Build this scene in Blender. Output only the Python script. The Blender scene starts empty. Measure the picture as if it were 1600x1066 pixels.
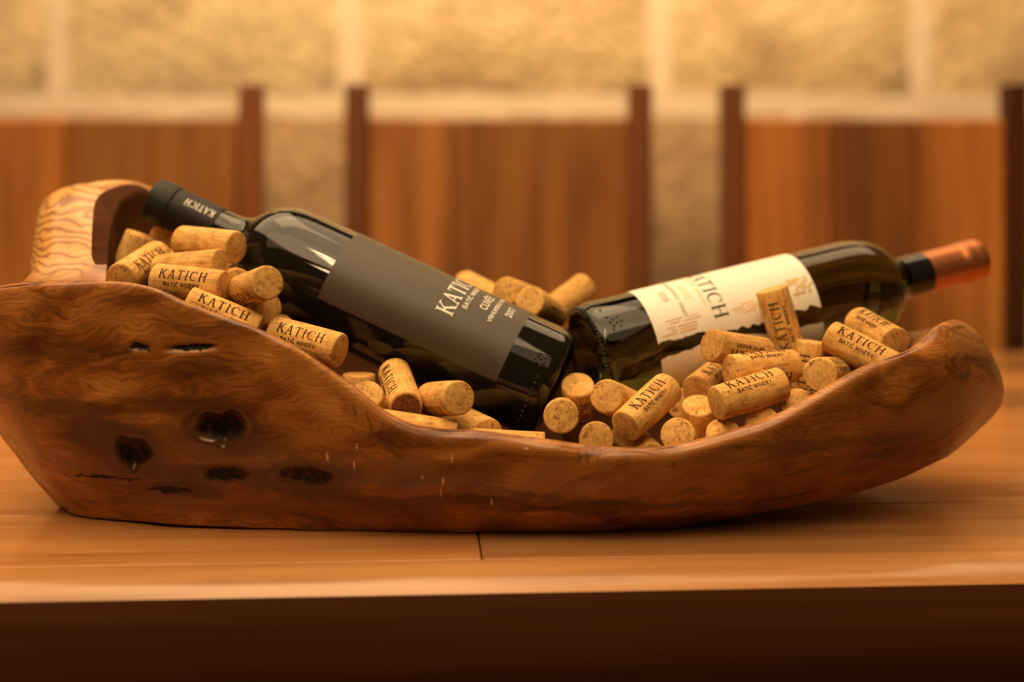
import bpy, math, random
import numpy as np
from mathutils import Vector, Matrix

# ------------------------------------------------------------------ camera, world, lights, exposure
scene = bpy.context.scene
COL = scene.collection
CAM_H = 0.2244
cam_data = bpy.data.cameras.new('camera')
cam = bpy.data.objects.new('camera', cam_data)
COL.objects.link(cam)
cam.location = (0, 0, CAM_H)
cam.rotation_euler = (math.pi / 2, 0, 0)
cam_data.sensor_width = 36
cam_data.lens = 50
cam_data.shift_y = -257 / 1600
cam_data.clip_start = 0.02
cam_data.dof.use_dof = True
cam_data.dof.focus_distance = 0.895
cam_data.dof.aperture_fstop = 2.5
scene.camera = cam

world = bpy.data.worlds.new('room_ambience')
scene.world = world
world.use_nodes = True
wbg = world.node_tree.nodes['Background']
wbg.inputs['Color'].default_value = (1.0, 0.60, 0.30, 1)
wbg.inputs['Strength'].default_value = 0.025

WARM = (1.0, 0.69, 0.37)
def area(name, loc, target, sx, sy, power, color=WARM, spread=180):
    l = bpy.data.lights.new(name, 'AREA'); l.shape = 'RECTANGLE'
    l.size = sx; l.size_y = sy; l.energy = power; l.color = color; l.spread = math.radians(spread)
    o = bpy.data.objects.new(name, l); COL.objects.link(o); o.location = loc
    d = Vector(target) - Vector(loc)
    o.rotation_euler = d.to_track_quat('-Z', 'Y').to_euler()
    return o
area('ceiling_lamp_over_table', (-.45, .75, 1.65), (0.0, .95, 0), 2.8, 1.5, 45)
area('added_wall_light', (.05, 2.22, 1.15), (0.05, 2.6, 0.50), 1.5, 0.10, 9.5)  # unseen light added to give the wall its brightness falloff
area('ceiling_lamp_far_side', (0.3, 1.55, 1.7), (0.2, 1.75, 0), 2.0, 0.8, 15)
area('front_fill_light', (-.35, -.45, 1.85), (0, .95, 0.05), 2.4, 1.2, 8.5)  # unseen fill added on the camera side to brighten the bowl front
for k in range(6):                       # a row of small spot lamps on the ceiling track behind the photographer
    f = k / 5
    area('track_spot', (-.15 - .20 * f, -.15 - .95 * f, 1.75), (0, .95, .1), .05, .05, .8)
for (dx, dz) in ((0, 0), (.05, .06), (.07, -.03)):
    area('cluster_spot', (-.55 + dx, -.85, 1.2 + dz), (0, .95, .1), .035, .035, .35)

scene.view_settings.view_transform = 'Standard'
scene.view_settings.look = 'None'
scene.view_settings.gamma = 1.0
scene.view_settings.use_curve_mapping = False
scene.view_settings.exposure = 0.25

# ------------------------------------------------------------------ helpers
def link(o, parent=None):
    COL.objects.link(o)
    if parent is not None:
        o.parent = parent
    return o

def tag(o, label=None, cat=None, group=None, kind=None):
    if label: o['label'] = label
    if cat: o['category'] = cat
    if group: o['group'] = group
    if kind: o['kind'] = kind
    return o

def mesh(name, verts, faces, mat=None, smooth=False):
    me = bpy.data.meshes.new(name)
    me.from_pydata([tuple(map(float, v)) for v in verts], [], [tuple(f) for f in faces])
    me.update()
    if mat: me.materials.append(mat)
    if smooth:
        me.polygons.foreach_set('use_smooth', [True] * len(me.polygons))
    return me

def obj(name, me, parent=None, loc=None):
    o = bpy.data.objects.new(name, me)
    if loc is not None: o.location = loc
    return link(o, parent)

def empty(name, loc=(0, 0, 0)):
    o = bpy.data.objects.new(name, None); o.location = loc; o.empty_display_size = 0.05
    return link(o)

def smooth_by_angle(me, deg=40):
    me.polygons.foreach_set('use_smooth', [True] * len(me.polygons))
    try:
        me.set_sharp_from_angle(angle=math.radians(deg))
    except Exception:
        pass

def box_data(sx, sy, sz, bev=0.0, c=(0, 0, 0)):
    """box with all edges bevelled (24 verts, 26 faces) centred on c"""
    hx, hy, hz = sx / 2, sy / 2, sz / 2
    b = min(bev, hx * .9, hy * .9, hz * .9)
    if b <= 0:
        v = [(x, y, z) for x in (-hx, hx) for y in (-hy, hy) for z in (-hz, hz)]
        f = [(0, 1, 3, 2), (4, 6, 7, 5), (0, 4, 5, 1), (2, 3, 7, 6), (0, 2, 6, 4), (1, 5, 7, 3)]
    else:
        v = []; idx = {}
        for x in (-1, 1):
            for y in (-1, 1):
                for z in (-1, 1):
                    for a in range(3):
                        p = [x * (hx - b), y * (hy - b), z * (hz - b)]
                        p[a] = (x * hx, y * hy, z * hz)[a]
                        idx[(x, y, z, a)] = len(v); v.append(tuple(p))
        f = []
        for a in range(3):
            o1, o2 = [k for k in range(3) if k != a]
            for s in (-1, 1):
                q = []
                for (p1, p2) in ((-1, -1), (1, -1), (1, 1), (-1, 1)):
                    c3 = [0, 0, 0]; c3[a] = s; c3[o1] = p1; c3[o2] = p2
                    q.append(idx[(*c3, a)])
                f.append(tuple(q))
        for a in range(3):
            o1, o2 = [k for k in range(3) if k != a]
            for p1 in (-1, 1):
                for p2 in (-1, 1):
                    q = []
                    for s, ax in ((-1, o1), (1, o1), (1, o2), (-1, o2)):
                        c3 = [0, 0, 0]; c3[a] = s; c3[o1] = p1; c3[o2] = p2
                        q.append(idx[(*c3, ax)])
                    f.append(tuple(q))
        for x in (-1, 1):
            for y in (-1, 1):
                for z in (-1, 1):
                    f.append(tuple(idx[(x, y, z, a)] for a in range(3)))
    v = [(x + c[0], y + c[1], z + c[2]) for x, y, z in v]
    return v, f

def fix_normals(me):
    import bmesh
    bm = bmesh.new(); bm.from_mesh(me)
    bmesh.ops.recalc_face_normals(bm, faces=bm.faces)
    bm.to_mesh(me); bm.free()

def box_mesh(name, sx, sy, sz, bev, mat, c=(0, 0, 0)):
    v, f = box_data(sx, sy, sz, bev, c)
    me = mesh(name, v, f, mat); fix_normals(me)
    return me

def lathe(prof, n=64, cap=True):
    """profile [(r, z)] about z"""
    v = []; f = []
    for (r, z) in prof:
        for k in range(n):
            a = 2 * math.pi * k / n
            v.append((r * math.cos(a), r * math.sin(a), z))
    for i in range(len(prof) - 1):
        for k in range(n):
            k2 = (k + 1) % n
            f.append((i * n + k, i * n + k2, (i + 1) * n + k2, (i + 1) * n + k))
    if cap:
        f.append(tuple(range(n - 1, -1, -1)))
        m = (len(prof) - 1) * n
        f.append(tuple(range(m, m + n)))
    return v, f

# ------------------------------------------------------------------ materials
class N:
    """tiny node-building helper"""
    def __init__(self, name):
        self.m = bpy.data.materials.new(name); self.m.use_nodes = True
        self.t = self.m.node_tree; self.t.nodes.clear()
        self.out = self.t.nodes.new('ShaderNodeOutputMaterial')
        self.b = self.t.nodes.new('ShaderNodeBsdfPrincipled')
        self.t.links.new(self.b.outputs[0], self.out.inputs[0])
        self._tc = None
    def set(self, **k):
        for a, v in k.items():
            s = self.b.inputs[a.replace('_', ' ')]
            if isinstance(v, bpy.types.NodeSocket): self.t.links.new(v, s)
            else: s.default_value = v if not (isinstance(v, tuple) and len(v) == 3) else (*v, 1)
        return self
    def put(self, sock, v):
        if isinstance(v, bpy.types.NodeSocket): self.t.links.new(v, sock)
        elif v is not None: sock.default_value = v if not (isinstance(v, tuple) and len(v) == 3 and sock.type == 'RGBA') else (*v, 1)
    def coord(self, kind='Object'):
        if self._tc is None: self._tc = self.t.nodes.new('ShaderNodeTexCoord')
        return self._tc.outputs[kind]
    def rand(self):
        n = self.t.nodes.new('ShaderNodeObjectInfo'); return n.outputs['Random']
    def mapping(self, vec, scale=(1, 1, 1), loc=(0, 0, 0), rot=(0, 0, 0)):
        n = self.t.nodes.new('ShaderNodeMapping'); self.put(n.inputs['Vector'], vec)
        self.put(n.inputs['Scale'], scale); self.put(n.inputs['Location'], loc); self.put(n.inputs['Rotation'], rot)
        return n.outputs[0]
    def noise(self, vec, scale, detail=3, rough=.55, dist=0, col=False):
        n = self.t.nodes.new('ShaderNodeTexNoise'); self.put(n.inputs['Vector'], vec)
        n.inputs['Scale'].default_value = scale; n.inputs['Detail'].default_value = detail
        n.inputs['Roughness'].default_value = rough; n.inputs['Distortion'].default_value = dist
        return n.outputs['Color' if col else 'Fac']
    def voronoi(self, vec, scale, feature='F1', rnd=1):
        n = self.t.nodes.new('ShaderNodeTexVoronoi'); n.feature = feature; self.put(n.inputs['Vector'], vec)
        n.inputs['Scale'].default_value = scale; n.inputs['Randomness'].default_value = rnd
        return n.outputs['Distance']
    def wave(self, vec, scale, dist=0, detail=2, dscale=1, direction='X', kind='BANDS'):
        n = self.t.nodes.new('ShaderNodeTexWave'); n.wave_type = kind
        if kind == 'BANDS': n.bands_direction = direction
        else: n.rings_direction = direction
        self.put(n.inputs['Vector'], vec)
        n.inputs['Scale'].default_value = scale; n.inputs['Distortion'].default_value = dist
        n.inputs['Detail'].default_value = detail; n.inputs['Detail Scale'].default_value = dscale
        return n.outputs['Fac']
    def ramp(self, fac, stops, interp='LINEAR'):
        n = self.t.nodes.new('ShaderNodeValToRGB'); self.put(n.inputs[0], fac)
        cr = n.color_ramp; cr.interpolation = interp
        while len(cr.elements) > 1: cr.elements.remove(cr.elements[-1])
        for i, (p, c) in enumerate(stops):
            e = cr.elements[0] if i == 0 else cr.elements.new(p)
            e.position = p; e.color = (*c, 1) if len(c) == 3 else c
        return n.outputs[0]
    def math(self, op, a, b=None, c=None, clamp=False):
        n = self.t.nodes.new('ShaderNodeMath'); n.operation = op; n.use_clamp = clamp
        self.put(n.inputs[0], a)
        if b is not None: self.put(n.inputs[1], b)
        if c is not None: self.put(n.inputs[2], c)
        return n.outputs[0]
    def vmath(self, op, a, b=None, out=0):
        n = self.t.nodes.new('ShaderNodeVectorMath'); n.operation = op
        self.put(n.inputs[0], a)
        if b is not None: self.put(n.inputs[1], b)
        return n.outputs[out]
    def smooth(self, v, a, b, lo=0., hi=1.):
        n = self.t.nodes.new('ShaderNodeMapRange'); n.interpolation_type = 'SMOOTHSTEP'
        self.put(n.inputs[0], v)
        n.inputs[1].default_value = a; n.inputs[2].default_value = b
        n.inputs[3].default_value = lo; n.inputs[4].default_value = hi
        return n.outputs[0]
    def mix(self, fac, a, b, mode='MIX'):
        n = self.t.nodes.new('ShaderNodeMix'); n.data_type = 'RGBA'; n.blend_type = mode
        self.put(n.inputs[0], fac); self.put(n.inputs[6], a); self.put(n.inputs[7], b)
        return n.outputs[2]
    def xyz(self, vec):
        n = self.t.nodes.new('ShaderNodeSeparateXYZ'); self.put(n.inputs[0], vec); return n.outputs
    def bump(self, h, strength=.3, dist=.002):
        n = self.t.nodes.new('ShaderNodeBump'); n.inputs['Strength'].default_value = strength
        n.inputs['Distance'].default_value = dist; self.put(n.inputs['Height'], h)
        self.t.links.new(n.outputs[0], self.b.inputs['Normal'])
        return self

def plain(name, color, rough=.5, metallic=0., spec=.5):
    n = N(name); n.set(Base_Color=color, Roughness=rough, Metallic=metallic)
    n.b.inputs['Specular IOR Level'].default_value = spec
    return n.m

def board_wood(name, dark, mid, light, axis='X', rough=.35, freq=1.0, coat=0., spec=.5):
    """planed board: long grain along axis, each board shifted by its own random number"""
    n = N(name)
    sc = {'X': (1.2, 14, 14), 'Y': (14, 1.2, 14), 'Z': (14, 14, 1.2)}[axis]
    r = n.rand()
    off = n.vmath('MULTIPLY', n.vmath('ADD', (0., 0., 0.), r), (37., 19., 53.))
    v = n.vmath('ADD', n.coord(), off)
    g = n.noise(n.mapping(v, tuple(s * freq for s in sc)), 2.2, 5, .6, .6)
    fine = n.noise(n.mapping(v, tuple(s * freq * (3 if s > 2 else 1) for s in sc)), 6, 3, .6)
    f = n.math('MULTIPLY_ADD', fine, .3, n.math('MULTIPLY', g, .8))
    c = n.ramp(f, [(.36, dark), (.54, mid), (.74, light)])
    tone = n.ramp(r, [(0, (.62, .58, .54)), (.5, (1, 1, 1)), (1, (1.3, 1.22, 1.1))])
    c = n.mix(1.0, c, tone, 'MULTIPLY')
    n.set(Base_Color=c, Roughness=rough)
    n.b.inputs['Specular IOR Level'].default_value = spec
    if coat: n.set(Coat_Weight=coat, Coat_Roughness=.18)
    n.bump(f, .12, .001)
    return n.m

M = {}
M['table'] = board_wood('oiled_table_wood', (.30, .13, .042), (.42, .19, .065), (.52, .25, .09), 'X', .21, 1.3, .0)
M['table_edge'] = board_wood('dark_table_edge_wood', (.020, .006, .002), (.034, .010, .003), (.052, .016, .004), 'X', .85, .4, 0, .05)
M['chair'] = board_wood('reddish_chair_wood', (.14, .050, .010), (.29, .112, .022), (.46, .195, .044), 'Z', .45, .6)
M['chair_post'] = board_wood('brown_chair_post_wood', (.11, .036, .010), (.17, .058, .015), (.22, .078, .02), 'Z', .45, .8)

def stone_mat(name, k):
    n = N(name)
    r = n.rand()
    v = n.vmath('ADD', n.coord(), n.vmath('MULTIPLY', n.vmath('ADD', (0., 0., 0.), r), (11., 17., 23.)))
    a = n.noise(v, 6, 6, .65, .4); b = n.noise(v, 46, 4, .6); g = n.noise(v, 110, 3, .6)
    c = n.ramp(a, [(.30, (.44, .30, .165)), (.44, (.74, .555, .31)), (.58, (.90, .70, .39)), (.72, (.88, .71, .45))])
    c = n.mix(n.smooth(b, .50, .66, 0, .55), c, (.46, .32, .18))
    c = n.mix(n.smooth(g, .52, .70, 0, .40), c, (.92, .76, .50))
    tone = n.ramp(r, [(0, (.86, .84, .82)), (.5, (.95, .95, .95)), (1, (1.05, 1.0, .93))])
    c = n.mix(1., c, tone, 'MULTIPLY')
    c = n.mix(1., c, k, 'MULTIPLY')
    n.set(Base_Color=c, Roughness=.95); n.b.inputs['Specular IOR Level'].default_value = .15
    n.bump(n.math('ADD', n.math('MULTIPLY', b, .6), n.math('MULTIPLY_ADD', g, .3, a)), 1.0, .035)
    return n.m
M['stone'] = stone_mat('rough_limestone', (1., 1., 1.))
M['stone_shaded'] = stone_mat('shaded_limestone', (.62, .53, .50))  # limestone tinted darker for the weaker light low on the wall
def mortar_mat():
    n = N('pale_mortar')
    a = n.noise(n.coord(), 9, 5, .6)
    n.set(Base_Color=n.ramp(a, [(.3, (.66, .52, .36)), (.7, (.76, .61, .43))]), Roughness=.95)
    n.bump(n.noise(n.coord(), 60, 3), .3, .004)
    return n.m
M['mortar'] = mortar_mat()
M['floor'] = board_wood('dark_floor_wood', (.06, .025, .010), (.10, .042, .016), (.14, .06, .024), 'X', .5, .6)
# ------------------------------------------------------------------ room shell
FLOOR_Z = -0.75
WALL_Y = 2.60
fl = obj('floor', box_mesh('floor', 7, 6.2, .04, 0, M['floor']), None, (0, .5, FLOOR_Z - .02))
tag(fl, 'dark floor under the table and chairs', 'floor', kind='structure')

wall = obj('wall_back', box_mesh('wall_back', 5.2, .20, 2.5, 0, M['mortar']), None, (0, WALL_Y + .108, FLOOR_Z + 1.25))
tag(wall, 'cream stone block wall with wide pale mortar joints behind the chairs', 'wall', kind='structure')

rng = random.Random(4)
def stone_mesh(w, h, seed, mat):
    """rough-faced block: subdivided front, set proud of the mortar, worn edges"""
    r = random.Random(seed); nx, nz = 7, 5
    v = []; f = []
    for j in range(nz + 1):
        for i in range(nx + 1):
            u, t = i / nx, j / nz
            e = min(min(u, 1 - u) * w, min(t, 1 - t) * h)
            edge = (i in (0, nx)) or (j in (0, nz))
            y = (0.004 if edge else -.012 - r.uniform(0, .009))
            x = (u - .5) * w + (r.uniform(-.006, .006)); z = (t - .5) * h + r.uniform(-.005, .005)
            v.append((x, y, z))
    n0 = len(v)
    for j in range(nz):
        for i in range(nx):
            a = j * (nx + 1) + i
            f.append((a, a + 1, a + nx + 2, a + nx + 1))
    return mesh('stone_block', v, f, mat, True)
MOR = .040
JZ = .356
COURSE = .36
xj_top = [-1.93, -1.36, -.831, -.298, .269, .749, 1.28, 1.80]
for k in range(-3, 4):
    z0 = JZ + k * COURSE; z1 = z0 + COURSE
    if k == 0: xj = list(xj_top)
    elif k == -1: xj = [-2.05, -1.55, -1.08, -.62, -.02, .52, 1.02, 1.55, 2.02]
    else:
        xj = [-2.2 + .3 * (k % 2)]
        while xj[-1] < 2.0: xj.append(xj[-1] + rng.uniform(.42, .6))
    z0 = max(z0, FLOOR_Z); z1 = min(z1, FLOOR_Z + 2.5)
    xs = [-2.6] + [x for x in xj if -2.4 < x < 2.4] + [2.6]
    for i in range(len(xs) - 1):
        w = xs[i + 1] - xs[i] - MOR; h = z1 - z0 - MOR
        o = obj('stone_block', stone_mesh(w, h, rng.random(), M['stone_shaded' if k == -1 else 'stone']), wall)
        o.location = ((xs[i] + xs[i + 1]) / 2, -.104, (z0 + z1) / 2 - wall.location.z)

# ------------------------------------------------------------------ table
table = empty('dining_table', (0, 1.28, FLOOR_Z))
table.rotation_euler = (0, 0, math.radians(3.6))
tag(table, 'long wooden dining table under the bowl, with a dark rounded front edge', 'table')
TZ = -FLOOR_Z            # table top height in the table's own frame
TY = 1.28
TH = .042
y = .835; bw = .1265; k = 0
def board(x0, x1, y0, y1):
    me = box_mesh('board', x1 - x0 - .0008, y1 - y0 - .0008, TH, .0010, M['table'])
    o = obj('board', me, table, ((x0 + x1) / 2, (y0 + y1) / 2 - TY, TZ - TH / 2))
while y < 1.77:
    y1 = y + bw if y + bw < 1.75 else 1.775
    if k == 0:
        board(-1.15, -.0454, y, y1); board(-.0454, 1.15, y, y1)
    else:
        board(-1.15, 1.15, y, y1)
    y = y1; k += 1
    if y > 1.77: break
# rounded front edge: a nosing strip flush with the boards, then a much darker face
def rail(name, a0, a1, mat, foot):
    rad = .055; yb = .835; pts = []
    for i in range(13):
        a = math.radians(a0 + (a1 - a0) * i / 12)
        pts.append((yb - rad * math.sin(a), -rad * (1 - math.cos(a))))
    pts += foot
    x0, x1 = -1.15, 1.15
    v = [(x, p[0] - TY, TZ + p[1]) for x in (x0, x1) for p in pts]
    n = len(pts); f = [(i, (i + 1) % n, n + (i + 1) % n, n + i) for i in range(n)]
    f += [tuple(range(n - 1, -1, -1)), tuple(range(n, 2 * n))]
    me = mesh(name, v, f, mat); fix_normals(me); smooth_by_angle(me, 25)
    return obj(name, me, table)
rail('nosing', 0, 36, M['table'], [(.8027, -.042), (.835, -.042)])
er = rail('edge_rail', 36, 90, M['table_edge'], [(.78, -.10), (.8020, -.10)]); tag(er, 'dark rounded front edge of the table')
for (sy) in (.86, 1.66):
    obj('apron', box_mesh('apron', 2.0, .025, .09, .002, M['table_edge']), table, (0, sy - TY, TZ - TH - .046))
for sx in (-1.03, 1.03):
    for sy in (.93, 1.66):
        obj('leg', box_mesh('leg', .08, .08, TZ - TH - .001, .004, M['table_edge']), table, (sx, sy - TY, (TZ - TH) / 2))

# ------------------------------------------------------------------ chairs behind the table
M['dark_post'] = board_wood('darker_post_wood', (.030, .009, .003), (.045, .014, .005), (.065, .021, .007), 'Z', .6, .8, 0, .2)  # darker copy of the post wood, for one rear post
def make_chair(x, label):
    root = empty('slat_back_chair', (x, 1.90, FLOOR_Z))
    tag(root, label, 'chair', 'slat-back chairs along the far side of the table')
    W = .408; pw = .031
    for s in (-1, 1):
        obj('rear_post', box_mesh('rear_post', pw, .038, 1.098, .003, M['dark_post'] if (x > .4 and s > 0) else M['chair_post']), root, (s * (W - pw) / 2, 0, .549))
        obj('front_leg', box_mesh('front_leg', .036, .036, .43, .003, M['chair_post']), root, (s * (W - .036) / 2, -.37, .215))
        obj('side_rail', box_mesh('side_rail', .02, .33, .05, .002, M['chair_post']), root, (s * (W - .036) / 2, -.186, .40))
    inner = W - 2 * pw; sw = inner / 3
    for i in range(3):
        obj('slat', box_mesh('slat', sw - .0010, .018, .56, .004, M['chair']), root, (-inner / 2 + sw * (i + .5), -.005 + .006 * (i % 2), 1.052 - .28))
    obj('seat', box_mesh('seat', W + .01, .40, .022, .006, M['chair']), root, (0, -.222, .442))
    obj('front_rail', box_mesh('front_rail', W - .08, .02, .05, .002, M['chair_post']), root, (0, -.37, .40))
    return root
make_chair(-.536, 'leftmost wooden slat-back chair, standing behind the striped end of the bowl')
make_chair(-.018, 'middle wooden slat-back chair, standing behind the black bottle')
make_chair(.482, 'rightmost wooden slat-back chair, standing behind the copper-capped bottle neck')

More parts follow.
